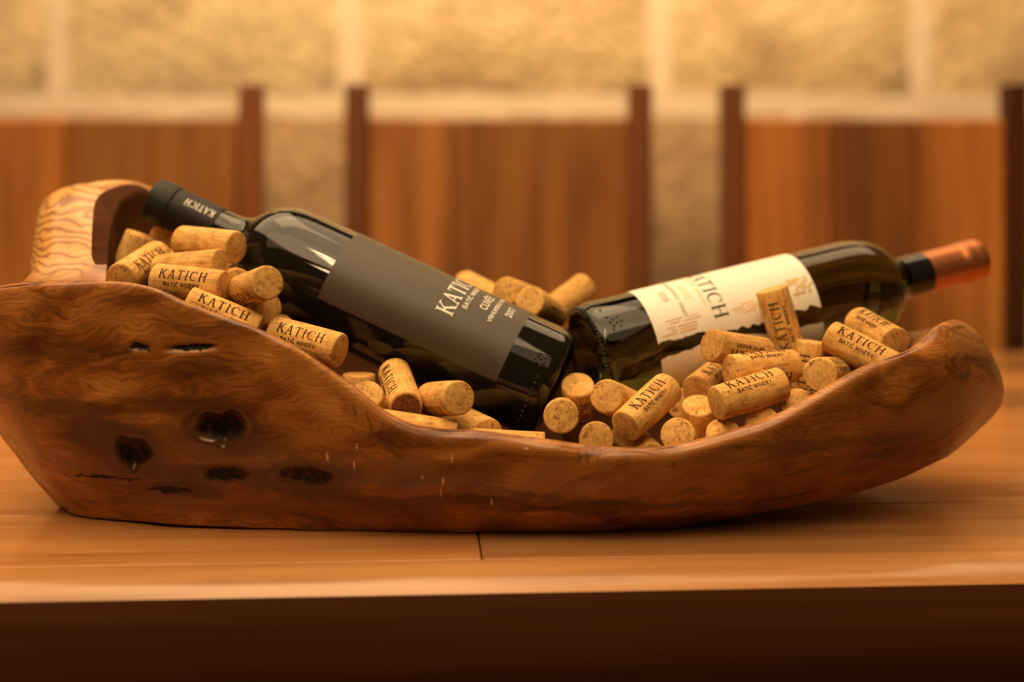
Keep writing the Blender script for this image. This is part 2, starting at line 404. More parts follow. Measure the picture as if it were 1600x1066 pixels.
# ------------------------------------------------------------------ the carved bowl
BOWL_Y = .97
CTRL = np.array([
  [(-0.3008, 0.9550, 0.0005), (-0.3496, 0.9450, 0.0696), (-0.3753, 0.9350, 0.1280), (-0.3641, 0.9300, 0.1415), (-0.2643, 0.9250, 0.1511)],
  [(-0.2861, 0.9350, 0.0014), (-0.3144, 0.9050, 0.0721), (-0.3318, 0.8970, 0.1380), (-0.3258, 0.9050, 0.1548), (-0.2623, 0.9150, 0.1536)],
  [(-0.2602, 0.9250, 0.0013), (-0.2673, 0.8800, 0.0763), (-0.2773, 0.8740, 0.1461), (-0.2785, 0.8840, 0.1600), (-0.2606, 0.9050, 0.1552)],
  [(-0.2298, 0.9120, 0.0024), (-0.2371, 0.8740, 0.0764), (-0.2444, 0.8680, 0.1504), (-0.2444, 0.8760, 0.1594), (-0.2444, 0.8880, 0.1514)],
  [(-0.2084, 0.9080, 0.0021), (-0.2138, 0.8694, 0.0747), (-0.2192, 0.8628, 0.1473), (-0.2192, 0.8700, 0.1563), (-0.2192, 0.8808, 0.1483)],
  [(-0.1914, 0.9050, 0.0020), (-0.1931, 0.8673, 0.0699), (-0.1949, 0.8596, 0.1378), (-0.1949, 0.8660, 0.1468), (-0.1949, 0.8756, 0.1388)],
  [(-0.1727, 0.9030, 0.0017), (-0.1719, 0.8663, 0.0656), (-0.1711, 0.8576, 0.1295), (-0.1711, 0.8640, 0.1385), (-0.1711, 0.8736, 0.1305)],
  [(-0.1575, 0.9020, 0.0012), (-0.1544, 0.8648, 0.0617), (-0.1513, 0.8556, 0.1223), (-0.1513, 0.8620, 0.1313), (-0.1513, 0.8716, 0.1233)],
  [(-0.1399, 0.9010, 0.0010), (-0.1367, 0.8643, 0.0575), (-0.1335, 0.8536, 0.1140), (-0.1335, 0.8600, 0.1230), (-0.1335, 0.8696, 0.1150)],
  [(-0.1215, 0.9000, 0.0004), (-0.1187, 0.8628, 0.0519), (-0.1158, 0.8516, 0.1034), (-0.1158, 0.8580, 0.1124), (-0.1158, 0.8676, 0.1044)],
  [(-0.1013, 0.9000, 0.0000), (-0.0988, 0.8633, 0.0450), (-0.0964, 0.8506, 0.0901), (-0.0964, 0.8570, 0.0991), (-0.0964, 0.8666, 0.0911)],
  [(-0.0808, 0.8980, 0.0000), (-0.0789, 0.8618, 0.0376), (-0.0770, 0.8496, 0.0752), (-0.0770, 0.8560, 0.0842), (-0.0770, 0.8656, 0.0762)],
  [(-0.0646, 0.8970, 0.0000), (-0.0631, 0.8618, 0.0336), (-0.0616, 0.8486, 0.0673), (-0.0616, 0.8550, 0.0763), (-0.0616, 0.8646, 0.0683)],
  [(-0.0484, 0.8960, 0.0000), (-0.0473, 0.8613, 0.0321), (-0.0462, 0.8486, 0.0642), (-0.0462, 0.8550, 0.0732), (-0.0462, 0.8646, 0.0652)],
  [(-0.0242, 0.8950, 0.0000), (-0.0236, 0.8618, 0.0315), (-0.0231, 0.8486, 0.0630), (-0.0231, 0.8550, 0.0720), (-0.0231, 0.8646, 0.0640)],
  [(0.0000, 0.8950, 0.0000), (0.0000, 0.8618, 0.0302), (0.0000, 0.8486, 0.0603), (0.0000, 0.8550, 0.0693), (0.0000, 0.8646, 0.0613)],
  [(0.0242, 0.8950, 0.0000), (0.0236, 0.8628, 0.0286), (0.0231, 0.8486, 0.0573), (0.0231, 0.8550, 0.0663), (0.0231, 0.8646, 0.0583)],
  [(0.0484, 0.8960, 0.0000), (0.0473, 0.8633, 0.0271), (0.0462, 0.8486, 0.0542), (0.0462, 0.8550, 0.0632), (0.0462, 0.8646, 0.0552)],
  [(0.0770, 0.9000, 0.0000), (0.0750, 0.8653, 0.0263), (0.0731, 0.8486, 0.0526), (0.0731, 0.8550, 0.0616), (0.0731, 0.8646, 0.0536)],
  [(0.0975, 0.9030, 0.0001), (0.0959, 0.8673, 0.0269), (0.0944, 0.8496, 0.0536), (0.0944, 0.8560, 0.0626), (0.0944, 0.8656, 0.0546)],
  [(0.1144, 0.9080, 0.0013), (0.1151, 0.8693, 0.0297), (0.1157, 0.8506, 0.0581), (0.1157, 0.8570, 0.0671), (0.1157, 0.8666, 0.0591)],
  [(0.1310, 0.9100, 0.0041), (0.1331, 0.8698, 0.0337), (0.1351, 0.8516, 0.0633), (0.1351, 0.8580, 0.0723), (0.1351, 0.8676, 0.0643)],
  [(0.1518, 0.9120, 0.0073), (0.1533, 0.8708, 0.0384), (0.1548, 0.8536, 0.0695), (0.1548, 0.8600, 0.0785), (0.1548, 0.8696, 0.0705)],
  [(0.1729, 0.9150, 0.0103), (0.1737, 0.8723, 0.0446), (0.1746, 0.8556, 0.0789), (0.1746, 0.8620, 0.0879), (0.1746, 0.8716, 0.0799)],
  [(0.1946, 0.9200, 0.0133), (0.1947, 0.8754, 0.0516), (0.1949, 0.8588, 0.0899), (0.1949, 0.8660, 0.0989), (0.1949, 0.8768, 0.0909)],
  [(0.2206, 0.9250, 0.0179), (0.2182, 0.8795, 0.0586), (0.2158, 0.8640, 0.0992), (0.2158, 0.8720, 0.1082), (0.2158, 0.8840, 0.1002)],
  [(0.2503, 0.9350, 0.0241), (0.2413, 0.8720, 0.0776), (0.2433, 0.8720, 0.1090), (0.2458, 0.8840, 0.1166), (0.2492, 0.9050, 0.1108)],
  [(0.2722, 0.9450, 0.0301), (0.2759, 0.8950, 0.0778), (0.2773, 0.8930, 0.1103), (0.2723, 0.9100, 0.1286), (0.2614, 0.9250, 0.1124)],
  [(0.2916, 0.9600, 0.0339), (0.3168, 0.9450, 0.0696), (0.3168, 0.9450, 0.1036), (0.2943, 0.9450, 0.1291), (0.2685, 0.9500, 0.1124)],
  [(0.3036, 0.9850, 0.0320), (0.3386, 0.9900, 0.0645), (0.3333, 0.9850, 0.0985), (0.3065, 0.9800, 0.1247), (0.2764, 0.9750, 0.1086)],
  [(0.3075, 1.0200, 0.0261), (0.3409, 1.0450, 0.0626), (0.3370, 1.0400, 0.0962), (0.3098, 1.0200, 0.1170), (0.2827, 1.0050, 0.1050)],
  [(0.2855, 1.0400, 0.0280), (0.2889, 1.0761, 0.0630), (0.2923, 1.0722, 0.0980), (0.2923, 1.0650, 0.1070), (0.2923, 1.0542, 0.0990)],
  [(0.2504, 1.0500, 0.0150), (0.2546, 1.0911, 0.0555), (0.2588, 1.0922, 0.0960), (0.2588, 1.0850, 0.1050), (0.2588, 1.0742, 0.0970)],
  [(0.1899, 1.0550, 0.0060), (0.1935, 1.0986, 0.0500), (0.1971, 1.1022, 0.0940), (0.1971, 1.0950, 0.1030), (0.1971, 1.0842, 0.0950)],
  [(0.1193, 1.0600, 0.0000), (0.1215, 1.1036, 0.0460), (0.1238, 1.1072, 0.0920), (0.1238, 1.1000, 0.1010), (0.1238, 1.0892, 0.0930)],
  [(0.0477, 1.0600, 0.0000), (0.0486, 1.1036, 0.0460), (0.0495, 1.1072, 0.0920), (0.0495, 1.1000, 0.1010), (0.0495, 1.0892, 0.0930)],
  [(-0.0239, 1.0600, 0.0000), (-0.0243, 1.1036, 0.0480), (-0.0248, 1.1072, 0.0960), (-0.0248, 1.1000, 0.1050), (-0.0248, 1.0892, 0.0970)],
  [(-0.0954, 1.0600, 0.0000), (-0.0971, 1.1026, 0.0540), (-0.0988, 1.1052, 0.1080), (-0.0988, 1.0980, 0.1170), (-0.0988, 1.0872, 0.1090)],
  [(-0.1519, 1.0550, 0.0000), (-0.1546, 1.0971, 0.0630), (-0.1572, 1.0992, 0.1260), (-0.1572, 1.0920, 0.1350), (-0.1572, 1.0812, 0.1270)],
  [(-0.1890, 1.0500, 0.0000), (-0.1922, 1.0911, 0.0705), (-0.1953, 1.0922, 0.1410), (-0.1953, 1.0850, 0.1500), (-0.1953, 1.0742, 0.1420)],
  [(-0.2079, 1.0500, 0.0000), (-0.2164, 1.0861, 0.0770), (-0.2249, 1.0822, 0.1540), (-0.2249, 1.0750, 0.1630), (-0.2249, 1.0642, 0.1550)],
  [(-0.2210, 1.0450, 0.0000), (-0.2327, 1.0794, 0.0865), (-0.2444, 1.0738, 0.1730), (-0.2444, 1.0650, 0.1820), (-0.2444, 1.0518, 0.1740)],
  [(-0.2250, 1.0400, 0.0000), (-0.2700, 1.0850, 0.1000), (-0.2620, 1.0820, 0.1950), (-0.2545, 1.0600, 0.2080), (-0.2530, 1.0450, 0.1905)],
  [(-0.2450, 1.0300, 0.0000), (-0.3050, 1.0750, 0.1000), (-0.2950, 1.0780, 0.2000), (-0.2792, 1.0550, 0.2197), (-0.2664, 1.0350, 0.2132)],
  [(-0.2620, 1.0150, 0.0000), (-0.3280, 1.0500, 0.1000), (-0.3426, 1.0500, 0.1989), (-0.3027, 1.0350, 0.2207), (-0.2754, 1.0200, 0.2111)],
  [(-0.2750, 1.0000, 0.0000), (-0.3350, 1.0150, 0.0900), (-0.3389, 1.0150, 0.1906), (-0.3127, 1.0100, 0.2135), (-0.2781, 1.0000, 0.2023)],
  [(-0.2830, 0.9850, 0.0000), (-0.3350, 0.9850, 0.0850), (-0.3316, 0.9850, 0.1717), (-0.3067, 0.9850, 0.1969), (-0.2770, 0.9800, 0.1874)],
  [(-0.2890, 0.9720, 0.0020), (-0.3350, 0.9620, 0.0850), (-0.3268, 0.9620, 0.1569), (-0.2996, 0.9620, 0.1742), (-0.2716, 0.9550, 0.1690)],
  [(-0.3061, 0.9650, -0.0001), (-0.3465, 0.9530, 0.0683), (-0.3413, 0.9480, 0.1416), (-0.2946, 0.9420, 0.1600), (-0.2676, 0.9380, 0.1577)]])
FLX = np.array([-.30, -.24, -.19, -.13, -.07, -.01, .06, .13, .19, .24, .30])
FLZ = np.array([.130, .118, .095, .070, .042, .026, .022, .026, .042, .066, .090])
KNOTS = [  # x, z, half width, half height, pit depth, tilt
    (-.1770, .0715, .0155, .0090, .0085, .10),
    (-.2360, .0530, .0105, .0095, .0075, .0),
    (-.1770, .0405, .0150, .0050, .0034, .0),
    (-.1265, .0415, .0185, .0055, .0034, -.05),
    (-.2260, .1210, .0065, .0025, .0030, .0),
    (-.1930, .1210, .0160, .0022, .0026, .06),
    (-.2580, .0340, .0280, .0011, .0020, -.14),
    (-.2150, .0270, .0140, .0028, .0012, -.25),
]
def catmull(P, t, closed):
    n = len(P)
    i = np.floor(t).astype(int); f = t - i
    g = (lambda k: P[k % n]) if closed else (lambda k: P[np.clip(k, 0, n - 1)])
    p0, p1, p2, p3 = g(i - 1), g(i), g(i + 1), g(i + 2)
    sh = (len(t),) + (1,) * (P.ndim - 1); f = f.reshape(sh)
    return .5 * ((2 * p1) + (-p0 + p2) * f + (2 * p0 - 5 * p1 + 4 * p2 - p3) * f ** 2 + (-p0 + 3 * p1 - 3 * p2 + p3) * f ** 3)

def build_bowl():
    nst = len(CTRL)
    # stations spread by the length of the rim
    fine = catmull(CTRL, np.linspace(0, nst, 4000, endpoint=False), True)
    Tc = (fine[:, 3] + fine[:, 1]) / 2
    dl = np.linalg.norm(np.roll(Tc, -1, 0) - Tc, axis=1); s = np.concatenate([[0], np.cumsum(dl)])
    NS = 1100
    tt = np.interp(np.linspace(0, s[-1], NS, endpoint=False), s, np.linspace(0, nst, 4001))
    st = catmull(CTRL, tt, True)                         # NS,5,3
    B, Mm, O, T, I = (st[:, k] for k in range(5))
    # outer profile through B, M, O, T, I
    prof = np.stack([B, Mm, O, T, I], 0)
    NP = 114
    seg = np.concatenate([np.linspace(0, 2, 80, endpoint=False), np.linspace(2, 4, NP - 80)])
    rows = catmull(prof, seg, False)
    rows[..., 2] = np.maximum(rows[..., 2], 0.0006)
    # interior: from I down to the floor along the spine
    sp = np.stack([np.clip(I[:, 0] * .82, -.225, .235), np.full(NS, BOWL_Y + .005), np.zeros(NS)], 1)
    sp[:, 2] = np.interp(sp[:, 0], FLX, FLZ)
    inner = []
    for w in np.linspace(0, 1, 26)[1:-1] ** 1.6:
        p = I * (1 - w) + sp * w
        zf = np.minimum(np.interp(p[:, 0], FLX, FLZ), I[:, 2] - .006)
        p[:, 2] = zf + (I[:, 2] - zf) * (1 - w) ** 9
        inner.append(p)
    spz = sp.copy()
    spz[:, 2] = np.minimum(np.interp(sp[:, 0], FLX, FLZ), I[:, 2] - .006)
    # underside
    us = np.stack([np.clip(B[:, 0] * .9, -.24, .24), np.full(NS, BOWL_Y), np.full(NS, .0012)], 1)
    us[:, 2] = .0012 + np.clip(us[:, 0] - .14, 0, 1) * .30
    under = [us * (1 - w) + B * w + np.array([0, 0, .0006]) * (1 - w) for w in (0, .35, .7, .9)]
    allrows = np.stack(under + list(rows) + inner + [spz], 0)    # R,NS,3
    nR = allrows.shape[0]; k0 = len(under)
    # gentle hand-carved unevenness and the knots, pushed in along the outward direction
    v = allrows
    nrm = np.cross(np.roll(v, -1, 1) - np.roll(v, 1, 1), np.gradient(v, axis=0))
    nrm /= np.maximum(np.linalg.norm(nrm, axis=2, keepdims=True), 1e-9)
    x, yy, z = v[..., 0], v[..., 1], v[..., 2]
    front = ((yy < .955)[..., None]) * np.zeros_like(v)
    d = np.zeros(x.shape)
    row_id = np.arange(nR)[:, None] * np.ones((1, NS))
    outer = (row_id >= k0) & (row_id < k0 + 92)
    d += .0011 * np.sin(x * 55 + z * 40) * np.sin(z * 80 + 1.3 * np.sin(x * 23)) * outer
    d += .0006 * np.sin(x * 140 + 2 * np.sin(z * 70)) * outer
    fr = outer & (yy < .95)
    for (kx, kz, rx, rz, dep, tilt) in KNOTS:
        ux = (x - kx) * math.cos(tilt) + (z - kz) * math.sin(tilt); uz = -(x - kx) * math.sin(tilt) + (z - kz) * math.cos(tilt)
        ang = np.arctan2(uz, ux)
        rr = np.sqrt((ux / rx) ** 2 + (uz / rz) ** 2) * (1 + .12 * np.sin(3 * ang + kx * 90) + .08 * np.sin(5 * ang))
        d -= dep * np.exp(-np.power(rr, 6)) * fr
        d += .0008 * np.exp(-((rr - 1.35) / .3) ** 2) * fr * (dep > .007)
    # outward: away from the spine
    cx = np.clip(x, -.24, .27); out = np.stack([x - cx, yy - BOWL_Y, 0 * x], 2)
    out /= np.maximum(np.linalg.norm(out, axis=2, keepdims=True), 1e-6)
    v = v + out * d[..., None]
    v = v - np.array([0, BOWL_Y, 0])
    verts = v.reshape(-1, 3)
    faces = []
    idx = np.arange(nR * NS).reshape(nR, NS)
    a = idx[:-1]; b = np.roll(idx, -1, 1)[:-1]; c = np.roll(idx, -1, 1)[1:]; e = idx[1:]
    quads = np.stack([a, b, c, e], 2).reshape(-1, 4)
    me = bpy.data.meshes.new('olive_wood_bowl')
    me.vertices.add(len(verts)); me.vertices.foreach_set('co', verts.ravel())
    nq = len(quads)
    me.loops.add(nq * 4); me.loops.foreach_set('vertex_index', quads.ravel())
    me.polygons.add(nq); me.polygons.foreach_set('loop_start', np.arange(0, nq * 4, 4)); 
    me.polygons.foreach_set('use_smooth', np.ones(nq, bool))
    me.update(calc_edges=True); me.validate()
    import bmesh
    bm = bmesh.new(); bm.from_mesh(me)
    bmesh.ops.remove_doubles(bm, verts=bm.verts, dist=1e-5)
    bmesh.ops.recalc_face_normals(bm, faces=bm.faces)
    bm.to_mesh(me); bm.free()
    # hollow faces: dark wood with the hollow's shade put into its colour
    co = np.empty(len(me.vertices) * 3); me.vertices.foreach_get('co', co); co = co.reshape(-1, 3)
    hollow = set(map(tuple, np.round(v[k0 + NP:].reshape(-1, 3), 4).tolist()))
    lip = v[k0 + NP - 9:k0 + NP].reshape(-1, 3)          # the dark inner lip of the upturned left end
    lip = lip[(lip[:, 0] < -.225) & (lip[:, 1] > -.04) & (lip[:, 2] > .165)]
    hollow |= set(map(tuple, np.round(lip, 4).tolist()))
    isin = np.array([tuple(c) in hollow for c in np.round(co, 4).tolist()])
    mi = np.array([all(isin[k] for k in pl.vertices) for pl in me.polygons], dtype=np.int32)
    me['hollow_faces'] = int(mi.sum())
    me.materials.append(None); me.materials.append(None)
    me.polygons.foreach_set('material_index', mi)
    return me

def bowl_mat():
    n = N('polished_olive_wood')
    co = n.coord()
    warp = n.vmath('MULTIPLY', n.vmath('SUBTRACT', n.noise(n.mapping(co, (5, 5, 9)), 1.6, 3, .55, 0, True), (.5, .5, .5)), (.10, .05, .075))
    v = n.vmath('ADD', co, warp)
    # flowing grain lines along the length
    rings = n.wave(n.mapping(v, (7, 22, 40)), 2.2, 6.0, 4, 1.0, 'Z')
    fib = n.noise(n.mapping(v, (14, 60, 70)), 2.0, 5, .62, .3)
    blot = n.noise(n.mapping(v, (7, 9, 15)), 1.5, 6, .60, 1.6)
    f = n.math('ADD', n.math('MULTIPLY', rings, .04), n.math('ADD', n.math('MULTIPLY', fib, .22), n.math('MULTIPLY', blot, .78)))
    c = n.ramp(f, [(.34, (.105, .029, .005)), (.46, (.25, .081, .014)), (.56, (.385, .140, .025)), (.70, (.52, .212, .044))])
    # dark heartwood streaks
    hs = n.noise(n.mapping(v, (4.5, 20, 26)), 1.7, 4, .6, 1.2)
    c = n.mix(n.smooth(hs, .56, .70, 0, .72), c, (.075, .022, .006))
    gl = n.wave(n.mapping(v, (10, 26, 52)), 2.6, 7.0, 4, 1.2, 'Z')
    c = n.mix(n.smooth(gl, .16, .02, 0, .42), c, (.085, .028, .007))
    X = n.xyz(co)
    # front face browner below from heartwood and painted shade, the crown paler
    # light sapwood with clear year rings at the upturned left end
    ring = n.wave(n.vmath('ADD', n.mapping(co, (4, 6, 30)), n.vmath('MULTIPLY', n.noise(n.mapping(co, (10, 10, 14)), 2., 3, .5, 0, True), (.5, .5, 1.3))), 1.7, 2.2, 3, 1.2, 'Z')
    zc = n.ramp(ring, [(.0, (.27, .10, .024)), (.12, (.45, .20, .052)), (.40, (.58, .29, .085)), (1., (.64, .34, .105))])
    pale = n.math('MULTIPLY', n.smooth(n.math('ADD', X[0], n.math('MULTIPLY', n.noise(co, 30, 3), .02)), -.262, -.284, 0, 1),
                  n.math('MULTIPLY', n.smooth(X[2], .150, .166, 0, 1), n.smooth(X[1], -.062, -.045, 0, 1)))
    c = n.mix(pale, c, zc)
    # knots: black hearts, dark halos with rings
    sv = n.vmath('ADD', co, n.vmath('MULTIPLY', n.vmath('SUBTRACT', n.noise(n.mapping(co, (30, 30, 60)), 1., 4, .65, 0, True), (.5, .5, .5)), (.05, 0., .022)))
    for (sx, sz, hw, hh, am) in SMEARS:
        r = n.vmath('LENGTH', n.mapping(n.vmath('SUBTRACT', sv, (sx, 0., sz)), (1 / hw, 0, 1 / hh)), out=1)
        c = n.mix(n.math('MULTIPLY', n.smooth(r, 1.35, .60, 0, am), n.smooth(X[1], -.02, -.03, 0, 1)), c, (.055, .015, .004))
    nz = n.vmath('MULTIPLY', n.vmath('SUBTRACT', n.noise(co, 95, 4, .65, 0, True), (.5, .5, .5)), (.013, 0., .009))
    kv = n.vmath('ADD', co, nz)
    fronty = n.smooth(X[1], -.02, -.03, 0, 1)
    km = None
    for (kx, kz, rx, rz, dep, tilt) in KNOTS:
        mp = n.mapping(n.vmath('SUBTRACT', kv, (kx, 0., kz)), (1 / rx, 0, 1 / rz), (0, 0, 0), (0, tilt, 0))
        r = n.vmath('LENGTH', mp, out=1)
        if rz > .004:
            halo = n.smooth(r, 2.8, 1.05, 0, .85)
            rg = n.math('MULTIPLY', n.math('SINE', n.math('MULTIPLY', r, 10.)), .14)
            c = n.mix(n.math('MULTIPLY', n.math('ADD', halo, n.math('MULTIPLY', rg, halo)), fronty), c, (.070, .022, .006))
        hk = n.math('MULTIPLY', n.smooth(r, 1.05, .80, 0, 1), fronty); km = hk if km is None else n.math('MAXIMUM', km, hk)
        c = n.mix(hk, c, n.mix(n.smooth(n.noise(co, 240, 3), .5, .66), (.010, .004, .002), (.075, .027, .008)))
    # short dark checks running down from the rim
    for (sx, sz, hw, hh) in CHECKS:
        r = n.vmath('LENGTH', n.mapping(n.vmath('SUBTRACT', kv, (sx, 0., sz)), (1 / hw, 0, 1 / hh), (0, 0, 0), (0, .12, 0)), out=1)
        c = n.mix(n.math('MULTIPLY', n.smooth(r, 1.0, .3, 0, .6), fronty), c, (.06, .018, .005))
    # glints on gloss scratches, painted as small pale flecks
    for (sx, sz, hw, hh) in SCRATCH_GLINTS:
        r = n.vmath('LENGTH', n.mapping(n.vmath('SUBTRACT', co, (sx, 0., sz)), (1 / hw, 0, 1 / hh)), out=1)
        c = n.mix(n.math('MULTIPLY', n.smooth(r, 1.0, .4, 0, .75), fronty), c, (.75, .50, .28))
    n.set(Base_Color=c, Roughness=n.math('MULTIPLY_ADD', km, .5, n.smooth(fib, .3, .75, .24, .38)))
    n.b.inputs['Specular IOR Level'].default_value = .45
    n.bump(n.math('ADD', n.math('MULTIPLY', fib, .5), n.math('MULTIPLY', n.noise(co, 90, 3), .35)), .10, .0012)
    return n.m
SMEARS = [(-.250, .063, .034, .015, .85), (-.276, .080, .034, .007, .8), (-.205, .084, .050, .007, .7), (-.19, .108, .024, .007, .6), (-.205, .029, .024, .006, .75), (-.13, .032, .034, .007, .65), (-.285, .118, .05, .008, .55), (-.19, .060, .075, .010, .5), (-.16, .022, .12, .012, .5), (-.24, .040, .05, .012, .5), (-.07, .045, .05, .010, .4), (-.02, .026, .10, .005, .5), (.07, .022, .08, .004, .5), (.19, .060, .06, .005, .45), (-.22, .150, .03, .003, .4)]  # dark heartwood; the low ones also hold the front face's shade
CHECKS = [(.0405, .0585, .0011, .0075), (.0455, .0570, .0009, .0085), (.0520, .0580, .0010, .0065), (-.0850, .0780, .0011, .0110), (-.0790, .0720, .0009, .0090), (-.0940, .0840, .0009, .0080), (.0960, .0520, .0009, .0055)]
SCRATCH_GLINTS = [(-.1118, .0548, .0011, .0045), (-.0934, .0620, .0009, .0030), (-.0955, .0500, .0009, .0036), (-.0540, .0430, .0011, .0018),
          (-.0415, .0410, .0013, .0036), (-.0430, .0330, .0007, .0050), (-.0125, .0262, .0010, .0042), (.0085, .0620, .0022, .0010), (-.0360, .0560, .0008, .0040)]
bowl_me = build_bowl(); bowl_me.materials[0] = bowl_mat(); bowl_me.materials[1] = board_wood('shaded_hollow_wood', (.045, .014, .004), (.085, .028, .008), (.13, .045, .013), 'X', .85, 2., 0, .08)
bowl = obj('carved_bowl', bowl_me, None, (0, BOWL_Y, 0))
tag(bowl, 'long hand-carved olive wood bowl with dark knots, holding two bottles and corks', 'bowl')
# ------------------------------------------------------------------ lettering built as flat print
SERIF = {
 'K': (.84, [(.17, 0, .17, 1, .15), (.02, .03, .33, .03, .06), (.02, .97, .33, .97, .06), (.20, .44, .66, .97, .075), (.54, .97, .80, .97, .06), (.36, .60, .72, .03, .155), (.60, .03, .90, .03, .06)]),
 'A': (.84, [(.14, .03, .41, 1, .075), (.41, 1, .70, .03, .15), (.22, .34, .62, .34, .06), (.01, .03, .27, .03, .06), (.55, .03, .85, .03, .06)]),
 'T': (.76, [(.38, 0, .38, 1, .15), (.03, .955, .73, .955, .085), (.055, .76, .055, .98, .055), (.705, .76, .705, .98, .055), (.23, .03, .53, .03, .06)]),
 'I': (.38, [(.19, 0, .19, 1, .15), (.04, .03, .34, .03, .06), (.04, .97, .34, .97, .06)]),
 'C': (.82, 'arc'),
 'H': (.92, [(.18, 0, .18, 1, .145), (.74, 0, .74, 1, .145), (.18, .51, .74, .51, .065), (.04, .03, .32, .03, .06), (.04, .97, .32, .97, .06), (.60, .03, .88, .03, .06), (.60, .97, .88, .97, .06)]),
}
SANS = {
 'A': (.66, [[(0, 0), (.33, 1), (.66, 0)], [(.12, .34), (.54, .34)]]),
 'B': (.60, [[(0, 0), (0, 1), (.42, 1), (.54, .88), (.54, .66), (.42, .54), (0, .54)], [(.42, .54), (.6, .4), (.6, .14), (.46, 0), (0, 0)]]),
 'C': (.60, [[(.58, .82), (.45, .97), (.27, 1), (.09, .85), (0, .5), (.09, .15), (.27, 0), (.45, .03), (.58, .18)]]),
 'D': (.62, [[(0, 0), (0, 1), (.32, 1), (.54, .8), (.62, .5), (.54, .2), (.32, 0), (0, 0)]]),
 'E': (.50, [[(.5, 1), (0, 1), (0, 0), (.5, 0)], [(0, .53), (.42, .53)]]),
 'H': (.62, [[(0, 0), (0, 1)], [(.62, 0), (.62, 1)], [(0, .53), (.62, .53)]]),
 'I': (.02, [[(.01, 0), (.01, 1)]]),
 'K': (.58, [[(0, 0), (0, 1)], [(.55, 1), (.02, .45)], [(.2, .62), (.58, 0)]]),
 'L': (.48, [[(0, 1), (0, 0), (.48, 0)]]),
 'N': (.64, [[(0, 0), (0, 1), (.64, 0), (.64, 1)]]),
 'O': (.70, [[(.35, 0), (.1, .15), (0, .5), (.1, .85), (.35, 1), (.6, .85), (.7, .5), (.6, .15), (.35, 0)]]),
 'P': (.52, [[(0, 0), (0, 1), (.4, 1), (.52, .86), (.52, .6), (.4, .46), (0, .46)]]),
 'R': (.58, [[(0, 0), (0, 1), (.4, 1), (.54, .86), (.54, .64), (.4, .5), (0, .5)], [(.3, .5), (.58, 0)]]),
 'S': (.52, [[(.5, .86), (.38, .98), (.18, 1), (.03, .86), (.05, .66), (.25, .53), (.46, .42), (.52, .22), (.4, .04), (.18, 0), (.02, .12)]]),
 'T': (.58, [[(0, 1), (.58, 1)], [(.29, 0), (.29, 1)]]),
 'U': (.60, [[(0, 1), (0, .25), (.12, .04), (.3, 0), (.48, .04), (.6, .25), (.6, 1)]]),
 'V': (.64, [[(0, 1), (.32, 0), (.64, 1)]]),
 'W': (.92, [[(0, 1), (.22, 0), (.46, .9), (.70, 0), (.92, 1)]]),
 'Y': (.60, [[(0, 1), (.3, .48), (.6, 1)], [(.3, .48), (.3, 0)]]),
 '0': (.56, [[(.28, 0), (.07, .15), (0, .5), (.07, .85), (.28, 1), (.49, .85), (.56, .5), (.49, .15), (.28, 0)]]),
 '1': (.24, [[(0, .82), (.18, 1), (.18, 0)]]),
 '2': (.54, [[(.02, .8), (.12, .96), (.3, 1), (.48, .88), (.48, .66), (.3, .4), (0, 0), (.54, 0)]]),
 '7': (.52, [[(0, 1), (.52, 1), (.18, 0)]]),
 '8': (.54, [[(.27, .54), (.08, .64), (.05, .84), (.18, .99), (.36, .99), (.49, .84), (.46, .64), (.27, .54), (.04, .4), (.0, .2), (.14, 0), (.4, 0), (.54, .2), (.5, .4), (.27, .54)]]),
}
SANS['Ć'] = (.60, SANS['C'][1] + [[(.28, 1.14), (.42, 1.34)]])
SANS['É'] = (.50, SANS['E'][1] + [[(.20, 1.14), (.34, 1.34)]])

def stroke(x0, y0, x1, y1, w, w1=None):
    w1 = w if w1 is None else w1
    dx, dy = x1 - x0, y1 - y0; l = math.hypot(dx, dy) or 1e-6
    nx, ny = -dy / l / 2, dx / l / 2
    return [(x0 + nx * w, y0 + ny * w), (x0 - nx * w, y0 - ny * w), (x1 - nx * w1, y1 - ny * w1), (x1 + nx * w1, y1 + ny * w1)]

def text_quads(s, height, serif=True, gap=.14, weight=.13, width=None):
    """quads of a line of lettering, centred on x, baseline at y = 0"""
    Q = []; x = 0.
    for ch in s:
        if ch == ' ':
            x += .42; continue
        if serif:
            w, st = SERIF[ch]
            if st == 'arc':
                n = 14; pr = None
                for i in range(n + 1):
                    a = math.radians(48 + (312 - 48) * i / n)
                    th = .06 + .095 * max(0, -math.cos(a)) ** 1.2
                    p = (.46 + .37 * math.cos(a), .5 + .47 * math.sin(a), th)
                    if pr: Q.append([(x + q[0], q[1]) for q in stroke(pr[0], pr[1], p[0], p[1], pr[2], p[2])])
                    pr = p
                Q.append([(x + q[0], q[1]) for q in stroke(.73, .66, .73, .96, .06)])
            else:
                for (a, b, c, d, w_) in st:
                    Q.append([(x + q[0], q[1]) for q in stroke(a, b, c, d, w_)])
            x += w + gap * .55
        else:
            w, pl = SANS[ch]
            for p in pl:
                for i in range(len(p) - 1):
                    (a, b), (c, d) = p[i], p[i + 1]
                    l = math.hypot(c - a, d - b) or 1
                    ex, ey = (c - a) / l * weight * .4, (d - b) / l * weight * .4
                    Q.append([(x + q[0], q[1]) for q in stroke(a - ex, b - ey, c + ex, d + ey, weight)])
            x += w + gap + weight
    sx = height if width is None else width / x
    return [[((px - x / 2) * sx, py * height) for (px, py) in q] for q in Q]

def rect_quad(x0, y0, x1, y1):
    return [(x0, y0), (x1, y0), (x1, y1), (x0, y1)]

